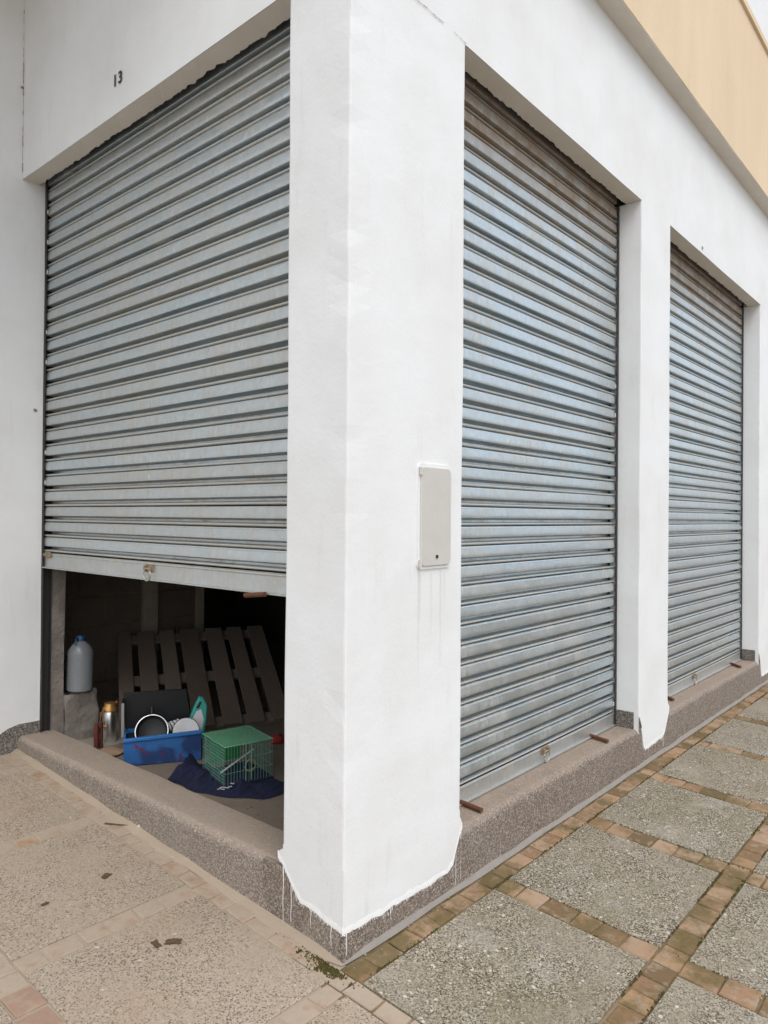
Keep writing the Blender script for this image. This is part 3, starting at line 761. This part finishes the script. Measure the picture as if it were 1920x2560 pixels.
# large water bottle hanging on the wall
e = empty('water_bottle', (.372, 2.61, .420), (0, .03, .4), label='large clear plastic water bottle with blue cap standing on the concrete lump', category='bottle')
pr = [(0, .004), (.060, 0), (.072, .008)]
for k in range(9):
    z = .022+k*.022; pr += [(.076, z), (.0725, z+.011)]
pr += [(.076, .222), (.072, .246), (.055, .275), (.034, .296), (.024, .303), (.024, .312)]
link('bottle_body', lathe(pr, 28), 'bottle', e)
link('cap', lathe([(0, .335), (.026, .335), (.028, .330), (.028, .306), (.0245, .304)], 20), 'bluecap', e)
bm = bmesh.new(); tube(bm, [(-.052, -.01, .285), (-.045, 0, .318), (0, 0, .338), (.03, 0, .320), (.035, 0, .300)], .006, 7); link('carry_handle', mesh(bm, 50), 'bluecap', e)
# pallet leaning on the wall
F1, F7 = hit(*z3(612, 1180), (0, 0, 1), FLOOR+.02), hit(*z3(1470, 1125), (0, 0, 1), FLOOR+.02)
az_ = math.radians(-27.5); e1 = Vector((math.cos(az_), math.sin(az_), 0)); dn = -Vector((.40, .80, .45)); dn = (dn-e1*dn.dot(e1)).normalized(); nrm = e1.cross(dn).normalized()
if nrm.z < 0: nrm = -nrm
dn = nrm.cross(e1); dn = dn if dn.z < 0 else -dn
pk = nrm.dot(F1)
def onp(q): h_ = hit(*z3(*q), nrm, pk); return (h_-F1).dot(e1), (h_-F1).dot(dn)
ytop = onp((980, 562))[1]; x0 = onp((553, 566))[0]
TL = F1+e1*x0+dn*ytop; Ls = -ytop+.01
xs = [(onp((p, 565))[0]-x0, onp((q, 565))[0]-x0) for p, q in ((553, 632), (668, 765), (800, 885), (918, 1030), (1072, 1170), (1200, 1285), (1325, 1415))]
W = xs[-1][1]
mw = Matrix.Identity(4)
for i in range(3): mw[i][0] = e1[i]; mw[i][1] = dn[i]; mw[i][2] = nrm[i]; mw[i][3] = TL[i]
pal = empty('wooden_pallet', label='old wooden pallet leaning back inside the open shop', category='pallet'); pal.matrix_world = mw
for i, (a, b) in enumerate(xs):
    bm = bmesh.new(); box(bm, (a, 0, 0), (b, Ls+random.uniform(-.02, .01), .018), .002); link('deck_board', mesh(bm), 'wood', pal)
for y in (.02, Ls*.46, Ls-.10):
    bm = bmesh.new(); box(bm, (0, y, -.022), (W, y+.09, -.001), .002); link('cross_board', mesh(bm), 'wood', pal)
    for x in (.0, W/2-.05, W-.10): link('block', boxmesh((x, y, -.095), (x+.1, y+.09, -.0225)), 'wood', pal)
for x in (.0, W/2-.05, W-.10): link('bottom_board', boxmesh((x, 0, -.115), (x+.1, Ls, -.0955)), 'wood', pal)
# blue storage box with a dark upright lid, standing behind the step
BL = hit(*z3(585, 1372), (0, 0, 1), FLOOR); BR = hit(*z3(1043, 1272), (0, 0, 1), FLOOR)
bx = Vector((math.cos(math.radians(-31)), math.sin(math.radians(-31)), 0)); by = Vector((-bx.y, bx.x, 0))
mb = Matrix.Identity(4)
for i in range(3): mb[i][0] = bx[i]; mb[i][1] = by[i]; mb[i][3] = BL[i]
mb[2][3] = FLOOR
mbi = mb.inverted(); fl = mbi @ hit(*z3(590, 1207), by, by.dot(BL)); fr = mbi @ hit(*z3(1050, 1152), by, by.dot(BL)); bw_ = fr.x; zl, zr = fl.z, fr.z
bxo = empty('storage_box', label='open blue storage box with a black raised lid on the shop floor', category='box'); bxo.matrix_world = mb
link('front_panel', plate([(fl.x, .004), (fr.x, .004), (fr.x, zr), (fl.x, zl)], .008, lambda a, b, d: (a, .008-d, b)), 'blueprint', bxo)
link('front_rim', plate([(fl.x-.004, zl-.016), (fr.x+.003, zr-.016), (fr.x+.003, zr+.002), (fl.x-.004, zl+.002)], .022, lambda a, b, d: (a, .009-d, b), .003), 'blue', bxo)
link('box_base', boxmesh((.004, .010, .002), (bw_-.004, .26, .012)), 'black', bxo)
for x, zz_ in ((fl.x+.001, zl), (bw_-.009, zr)): link('side_panel', boxmesh((x, .012, .012), (x+.008, .258, min(zl, zr)-.01)), 'blue', bxo)
link('back_panel', boxmesh((fl.x+.010, .242, .012), (bw_-.010, .2495, min(zl, zr)-.012)), 'blue', bxo)
bky = by.dot(BL)+.255
lp = [mbi @ hit(*z3(*q), by, bky) for q in ((588, 930), (962, 906), (1003, 1150), (600, 1230))]
lid = plate([(v.x, max(v.z, .10)) for v in lp], .012, lambda a, b, d: (a, .268-d, b), .003)
link('raised_lid', lid, 'black', bxo)
lx, lz = lp[0].x, lp[0].z
bm = bmesh.new(); box(bm, (lx-.004, .16, .118), (lx+.006, .2555, lz-.03), .002); link('lid_side', mesh(bm), 'black', bxo)
link('lid_edge', boxmesh((lx-.006, .150, .118), (lx+.010, .1595, lz-.035), .002), 'greytrim', bxo)
link('filling', boxmesh((.012, .014, .0125), (bw_-.012, .241, min(zl, zr)-.03), .01), 'black', bxo)
def inbox(x, y, z): return mb @ Vector((x, y, z))
def place(o, p, rot): o.location = p; o.rotation_euler = rot
azb = math.atan2(bx.y, bx.x)
# a pan stands tilted in the box
e = empty('cooking_pan', label='round dark pan with bright steel rim standing in the blue box', category='pan'); place(e, inbox(.150, .12, .150), (math.radians(68), 0, azb))
link('pan_body', lathe([(0, -.018), (.070, -.018), (.086, -.004), (.090, .010), (.086, .010), (.082, -.002), (.068, -.012), (0, -.012)], 32), 'black', e)
bm = bmesh.new(); tube(bm, [(.089*math.cos(k*math.pi/16), .089*math.sin(k*math.pi/16), .012) for k in range(32)], .005, 8, closed=True); link('rim', mesh(bm, 60), 'chrome', e)
bm = bmesh.new(); tube(bm, [(0, .086, .0), (0, .115, .0), (.0, .135, -.004)], .009, 8); link('pan_handle', mesh(bm, 50), 'black', e)
e = empty('plate', label='white plate leaning beside the pan in the blue box', category='plate'); place(e, inbox(.335, .10, .140), (math.radians(66), .15, azb))
link('dish', lathe([(0, -.004), (.045, -.004), (.072, .006), (.076, .009), (.071, .010), (.044, .001), (0, .001)], 28), 'whiteplastic', e)
bm = bmesh.new(); tube(bm, [(.075*math.cos(k*math.pi/14), .075*math.sin(k*math.pi/14), .009) for k in range(28)], .0022, 6, closed=True); link('rim_line', mesh(bm, 60), 'ink', e)
e = empty('spiral_lamp', label='white spiral energy saving bulb between the pan and the plate', category='bulb'); place(e, inbox(.232, .17, .150), (0, math.radians(78), azb+.2))
bm = bmesh.new(); tube(bm, [(.022*math.cos(k*.5), .022*math.sin(k*.5), .0+.0016*k) for k in range(50)], .0075, 8); link('spiral_tube', mesh(bm, 60), 'whiteplastic', e)
link('lamp_base', lathe([(0, -.060), (.012, -.060), (.014, -.030), (.024, -.022), (.024, -.002), (0, .0)], 16), 'whiteplastic', e)
# turquoise jug with a loop handle
e = empty('detergent_jug', label='turquoise plastic jug with white label lying behind the plate', category='jug'); place(e, inbox(.385, .19, .075), (math.radians(-8), math.radians(10), azb))
bm = bmesh.new()
outl = [(-.045, 0), (.050, 0), (.054, .10), (.044, .19), (.012, .235), (-.010, .235), (-.030, .17), (-.046, .09)]
hole = [(-.018, .125), (.016, .125), (.016, .160), (.004, .195), (-.006, .190)]
A = [bm.verts.new((x, -.03, z)) for x, z in outl]
link('jug_body', plate(outl, .055, lambda a, b, d: (a, .03-d, b), .006), 'turq', e); bm.free()
link('jug_label', plate([(-.030, .02), (.036, .02), (.036, .11), (.012, .165), (-.014, .15), (-.030, .10)], .0012, lambda a, b, d: (a, -.0252-d, b)), 'whiteplastic', e)
link('handle_hole', plate([(-.020, .165), (.0, .172), (.008, .205), (-.004, .208)], .0016, lambda a, b, d: (a, -.0252-d, b)), 'black', e)
# flask
p = hit(*z3(506, 1218), (0, 0, 1), FLOOR)
e = empty('vacuum_flask', (p.x, p.y, FLOOR), label='chrome vacuum flask with golden top beside the blue box', category='flask')
link('flask_body', lathe([(0, 0), (.038, 0), (.041, .006), (.041, .170), (.036, .185), (0, .185)], 28), 'chrome', e)
link('flask_top', lathe([(.036, .185), (.042, .188), (.042, .205), (.030, .222), (.030, .236), (0, .238)], 24), 'gold', e)
bm = bmesh.new(); tube(bm, [(-.036, -.012, .20), (-.070, -.024, .19), (-.074, -.025, .12), (-.040, -.014, .10)], .007, 8); link('flask_handle', mesh(bm, 50), 'gold', e)
bm = bmesh.new(); tube(bm, [(.028, .006, .215), (.055, .014, .228)], .010, 8); link('spout', mesh(bm, 50), 'gold', e)
# small dark red wooden stand and a piece of cardboard
p = hit(*z3(440, 1262), (0, 0, 1), FLOOR)
e = empty('wooden_stand', (p.x, p.y, FLOOR), (0, 0, .5), label='small dark red wooden stand left of the vacuum flask', category='stand')
for dx in (-.022, .022): link('upright', boxmesh((dx-.008, -.012, 0), (dx+.008, .012, .155), .002), 'brownred', e)
link('rail', boxmesh((-.0138, -.006, .10), (.0138, .006, .125)), 'brownred', e); link('rail', boxmesh((-.0138, -.006, .03), (.0138, .006, .05)), 'brownred', e)
p = hit(*z3(545, 1290), (0, 0, 1), FLOOR)
bm = bmesh.new(); box(bm, (-.08, -.07, 0), (.08, .07, .006)); bmesh.ops.subdivide_edges(bm, edges=bm.edges, cuts=6, use_grid_fill=True)
for v in bm.verts: v.co.z += .012*(1+noise.noise(v.co*18))*(.5+abs(v.co.x)*8)
link('cardboard_sheet', mesh(bm, 60), 'card', None, (p.x-.035, p.y+.01, FLOOR+.002), (0, 0, .3), label='bent piece of brown cardboard in front of the vacuum flask', category='cardboard')
# bird cage
c0, c1, c2 = (hit(*z3(*q), (0, 0, 1), FLOOR+.022) for q in ((1190, 1490), (1470, 1425), (1072, 1390)))
ux = (c1-c0); CW = ux.length; ux.normalize(); uy = Vector((-ux.y, ux.x, 0)); CDp = max(.22, (c2-c0).dot(uy))
mc = Matrix.Identity(4)
for i in range(3): mc[i][0] = ux[i]; mc[i][1] = uy[i]; mc[i][3] = c0[i]
cg = empty('bird_cage', label='small green wire bird cage standing on the navy cloth', category='cage'); cg.matrix_world = mc
CH = .195
def wires(lines, r=.0011):
    bm = bmesh.new()
    for a, b in lines: tube(bm, [a, b], r, 4, caps=False)
    return mesh(bm)
ln = []
nx, ny, nz_ = 16, 18, 9
for i in range(nx+1):
    x = CW*i/nx; ln += [((x, 0, 0), (x, 0, CH)), ((x, CDp, 0), (x, CDp, CH))]
for j in range(ny+1):
    y = CDp*j/ny; ln += [((0, y, 0), (0, y, CH)), ((CW, y, 0), (CW, y, CH))]
for k in (0, .33, .66, 1): z = CH*k; ln += [((0, 0, z), (CW, 0, z)), ((0, CDp, z), (CW, CDp, z)), ((0, 0, z), (0, CDp, z)), ((CW, 0, z), (CW, CDp, z))]
for k in range(12): z = CH*k/12; ln += [((0, 0, z), (0, CDp, z))]
link('wire_mesh', wires(ln, .0009), 'wire', cg, kind='stuff')
link('roof_panel', boxmesh((-.004, -.004, CH), (CW+.004, CDp+.004, CH+.006), .002), 'greenclear', cg)
link('base_tray', boxmesh((-.006, -.006, -.012), (CW+.006, CDp+.006, .003), .002), 'navy', cg)
link('back_panel', boxmesh((.02, CDp-.05, .05), (CW*.72, CDp-.042, CH-.01), .002), 'green', cg)
bm = bmesh.new(); tube(bm, [(.004, .06, .055), (CW-.03, .16, .105)], .005, 8); link('perch', mesh(bm, 50), 'whiteplastic', cg)
bm = bmesh.new(); tube(bm, ringpts((CW*.62, .05, .065), .030, 16), .005, 7, closed=True); link('swing_ring', mesh(bm, 50), 'card', cg)
for dx in (0, .03): link('door_bar', boxmesh((CW*.42+dx, -.004, .01), (CW*.42+dx+.004, -.001, CH)), 'wire', cg)
# rumpled navy cloth under and beside the cage
q = [hit(*z3(*s), (0, 0, 1), FLOOR) for s in ((880, 1455), (1440, 1560), (1535, 1480), (1010, 1380))]
cen = (q[0]+q[1]+q[2]+q[3])/4
bm = bmesh.new(); n = 110; g = {}
def fold(p, k): v_ = noise.noise(p*k); return (1-abs(v_)*2.2)**2 if abs(v_) < .45 else 0
for i in range(n+1):
    for j in range(n+1):
        a, b = i/n*2-1, j/n*2-1
        k = math.sqrt(max(1e-6, 1-.45*b*b)); k2 = math.sqrt(max(1e-6, 1-.45*a*a))
        x, y = a*k*.165, b*k2*.34
        p = Vector((x*5+.3*noise.noise(Vector((x*9, y*9, 4))), y*11, 0)); edge = max(0, 1-max(abs(a), abs(b))**6)
        hgt = (.006+.030*fold(p, .8)+.016*fold(p+Vector((3, 9, 1)), 1.7)+.006*fold(p+Vector((8, 2, 6)), 3.6))*edge
        hump = math.exp(-(((a+.10)/.40)**2+((b-.70)/.30)**2)); hgt += .085*hump*(.55+.75*fold(p+Vector((1, 1, 2)), 1.1))*edge
        under = math.exp(-(((a-.5)/.6)**4+((b+.15)/.55)**4)); hgt = hgt*(1-under)+.006*under
        q_ = Vector((x*7, y*7, 2)); rim_ = max(abs(a), abs(b))**4
        g[i, j] = bm.verts.new((x+(.006+.022*rim_)*noise.noise(q_), y+(.006+.022*rim_)*noise.noise(q_+Vector((7, 0, 0))), hgt))
for i in range(n):
    for j in range(n): bm.faces.new((g[i, j], g[i+1, j], g[i+1, j+1], g[i, j+1]))
g_ = {k_: v_.co.z for k_, v_ in g.items()}
cl = link('cloth', mesh(bm, 70), 'navy', None, (cen.x, cen.y, FLOOR+.003), (0, 0, .30), label='rumpled navy blue cloth on the shop floor under the bird cage', category='cloth')
rr = random.Random(3)
for row in range(2):
    for k in range(9):
        if rr.random() < .25: continue
        x, y = -.125+row*.018, -.02-k*.011
        i_, j_ = int(round((x/.165+1)/2*n)), int(round((y/.34+1)/2*n)); zz_ = max(g_[i_+a, j_+b] for a in (-1, 0, 1) for b in (-1, 0, 1))+.0015
        link('print_mark', boxmesh((x-.005, y-.0035, zz_), (x+.005, y+.0035, zz_+.001)), 'whiteplastic', cl)
bm = bmesh.new(); bmesh.ops.create_icosphere(bm, subdivisions=3, radius=1)
for v in bm.verts: k = 1+.3*noise.noise(v.co*2.3); v.co = Vector((v.co.x*.05*k, v.co.y*.04*k, max(-.02, v.co.z*.03*k)))
p = hit(*z3(1505, 1225), (0, 0, 1), FLOOR)
link('red_rag', mesh(bm, 70), 'redcloth', None, (p.x, p.y, FLOOR+.021), label='small red rag on the floor behind the bird cage', category='rag')
bm = bmesh.new(); bmesh.ops.create_icosphere(bm, subdivisions=4, radius=1)
for v in bm.verts: k = 1+.5*noise.noise(v.co*2.6)+.25*noise.noise(v.co*7); v.co = Vector((v.co.x*.055*k, v.co.y*.035*k, max(-.012, v.co.z*.016*k)))
p = hit(*z3(915, 1315), (0, 0, 1), FLOOR)
link('plastic_wrapper', mesh(bm), 'greytrim', None, (p.x, p.y, FLOOR+.0125), (0, 0, -.5), label='crumpled grey plastic wrapper on the floor in front of the blue box', category='wrapper')
rr = random.Random(9); bm = bmesh.new()
for k in range(170):
    x, y = rr.uniform(.22, 1.3), rr.uniform(.75, 2.65); r_ = rr.uniform(.002, .007)*(1.6 if rr.random() < .12 else 1)
    bmesh.ops.create_icosphere(bm, subdivisions=1, radius=r_, matrix=Matrix.Translation((x, y, FLOOR+r_*.5)) @ Matrix.Diagonal((rr.uniform(.7, 1.6), rr.uniform(.7, 1.6), .6, 1)))
link('floor_grit', mesh(bm), 'concrete', None, kind='stuff', label='loose grit and rubble scattered over the shop floor', category='grit')
# ------------------------------------------------------------------ small things on the pavement
p = hit(348, 2075, (0, -S, 1), 0)
bm = bmesh.new(); bmesh.ops.create_icosphere(bm, subdivisions=2, radius=.012)
for v in bm.verts: v.co = Vector((v.co.x*.8, v.co.y*.8, v.co.z*1.2))*(1+.3*noise.noise(v.co*120))
link('pebble', mesh(bm), 'pebble', None, (p.x, p.y, p.z+.012), label='small pale pebble at the foot of the step beside a dry twig', category='stone')
bm = bmesh.new(); pts = [hit(*s, (0, -S, 1), .004) for s in ((262, 2058), (290, 2061), (315, 2063), (338, 2071))]
tube(bm, pts, [.0035, .003, .0025, .002], 6); link('twig', mesh(bm), 'dry', None, label='dry brown twig lying by the step next to the pebble', category='twig')
for i, (u, v, r, lab) in enumerate([(266, 2191, .016, 'flat brown leaf on the dusty slab in front of the step'), (390, 2362, .015, 'dark crumpled leaf, left of two on the nearest slab'), (433, 2356, .02, 'dark crumpled leaf, right of two on the nearest slab'), (112, 2262, .010, 'small dark leaf scrap on the far left slab')]):
    p = hit(u, v, (0, -S, 1), 0); bm = bmesh.new()
    bmesh.ops.create_grid(bm, x_segments=6, y_segments=6, size=r)
    for vv in bm.verts:
        a = vv.co.copy(); k = 1+.4*noise.noise(a*90+Vector((i*7, 0, 0))); vv.co = Vector((a.x*k*1.3, a.y*k*.75, .004+.005*abs(noise.noise(a*70+Vector((0, i*3, 0))))))
    ex = bmesh.ops.extrude_face_region(bm, geom=bm.faces[:])
    for vv in [x for x in ex['geom'] if isinstance(x, bmesh.types.BMVert)]: vv.co.z -= .0015
    bmesh.ops.recalc_face_normals(bm, faces=bm.faces)
    link('dry_leaf', mesh(bm), 'dry', None, (p.x, p.y, p.z), (TILT, 0, .4+i), label=lab, category='leaf', group='dry leaves on the pavement')

# moss and dirt tufts in the joints by the corner and along the right-hand band
bm = bmesh.new(); rr = random.Random(11)
def tuft(x, y, r, h):
    z = S*y-.004; n_ = 5; a0 = rr.uniform(0, 6.3)
    ring = [bm.verts.new((x+r*rr.uniform(.6, 1.3)*math.cos(a0+k*2*math.pi/n_), y+r*rr.uniform(.6, 1.3)*math.sin(a0+k*2*math.pi/n_), z)) for k in range(n_)]
    top = bm.verts.new((x+rr.uniform(-.4, .4)*r, y+rr.uniform(-.4, .4)*r, z+h))
    for k in range(n_): bm.faces.new((ring[k], ring[(k+1) % n_], top))
for k in range(420):
    a = rr.gauss(0, .055); b = rr.gauss(0, .016); tuft(min(-.004, -.030-abs(b)*1.2), .060+a, rr.uniform(.003, .007), rr.uniform(.006, .011))
for k in range(900):
    x = rr.uniform(0, 6.5)
    if noise.noise(Vector((x*2.6, 3, 0))) < -.02: continue
    tuft(x, -.101+rr.gauss(0, .0045), rr.uniform(.0025, .0055), rr.uniform(.005, .0085))
for lo, hi in XBR[:5]:
    for edge in (lo, hi):
        for k in range(200):
            y = rr.uniform(-1.4, -.10)
            if noise.noise(Vector((edge*5, y*3.5, 1))) < .05: continue
            tuft(edge+rr.gauss(0, .0035), y, rr.uniform(.0022, .0048), rr.uniform(.005, .008))
for edge in (-.735, -.828):
    for k in range(420):
        x = rr.uniform(.2, 3.2)
        if noise.noise(Vector((x*3.1, edge*7, 5))) < .0: continue
        tuft(x, edge+rr.gauss(0, .0035), rr.uniform(.0022, .0048), rr.uniform(.005, .008))
link('moss', mesh(bm), 'moss', None, kind='stuff', label='dark olive moss growing in the paving joints beside the step', category='moss')

# grit scattered over the pavement
bm = bmesh.new(); rr = random.Random(23)
for k in range(420):
    x, y = rr.uniform(-1.5, 4.0), rr.uniform(-1.4, 2.4)
    if x > -.004 and y > -.004: continue
    if rr.random() < .45:                       # more of it gathers at the foot of the step
        if rr.random() < .5: y = -.012-abs(rr.gauss(0, .02)); x = rr.uniform(0, 4)
        else: x = -.012-abs(rr.gauss(0, .025)); y = rr.uniform(0, 2.5)
    r_ = rr.uniform(.0012, .0032)*(1.7 if rr.random() < .08 else 1)
    bmesh.ops.create_icosphere(bm, subdivisions=1, radius=r_, matrix=Matrix.Translation((x, y, S*y+r_*.4)) @ Matrix.Diagonal((rr.uniform(.7, 1.5), rr.uniform(.7, 1.5), .7, 1)))
link('pavement_grit', mesh(bm), 'grime', None, kind='stuff', label='fine pale grit scattered over the pavement', category='grit')
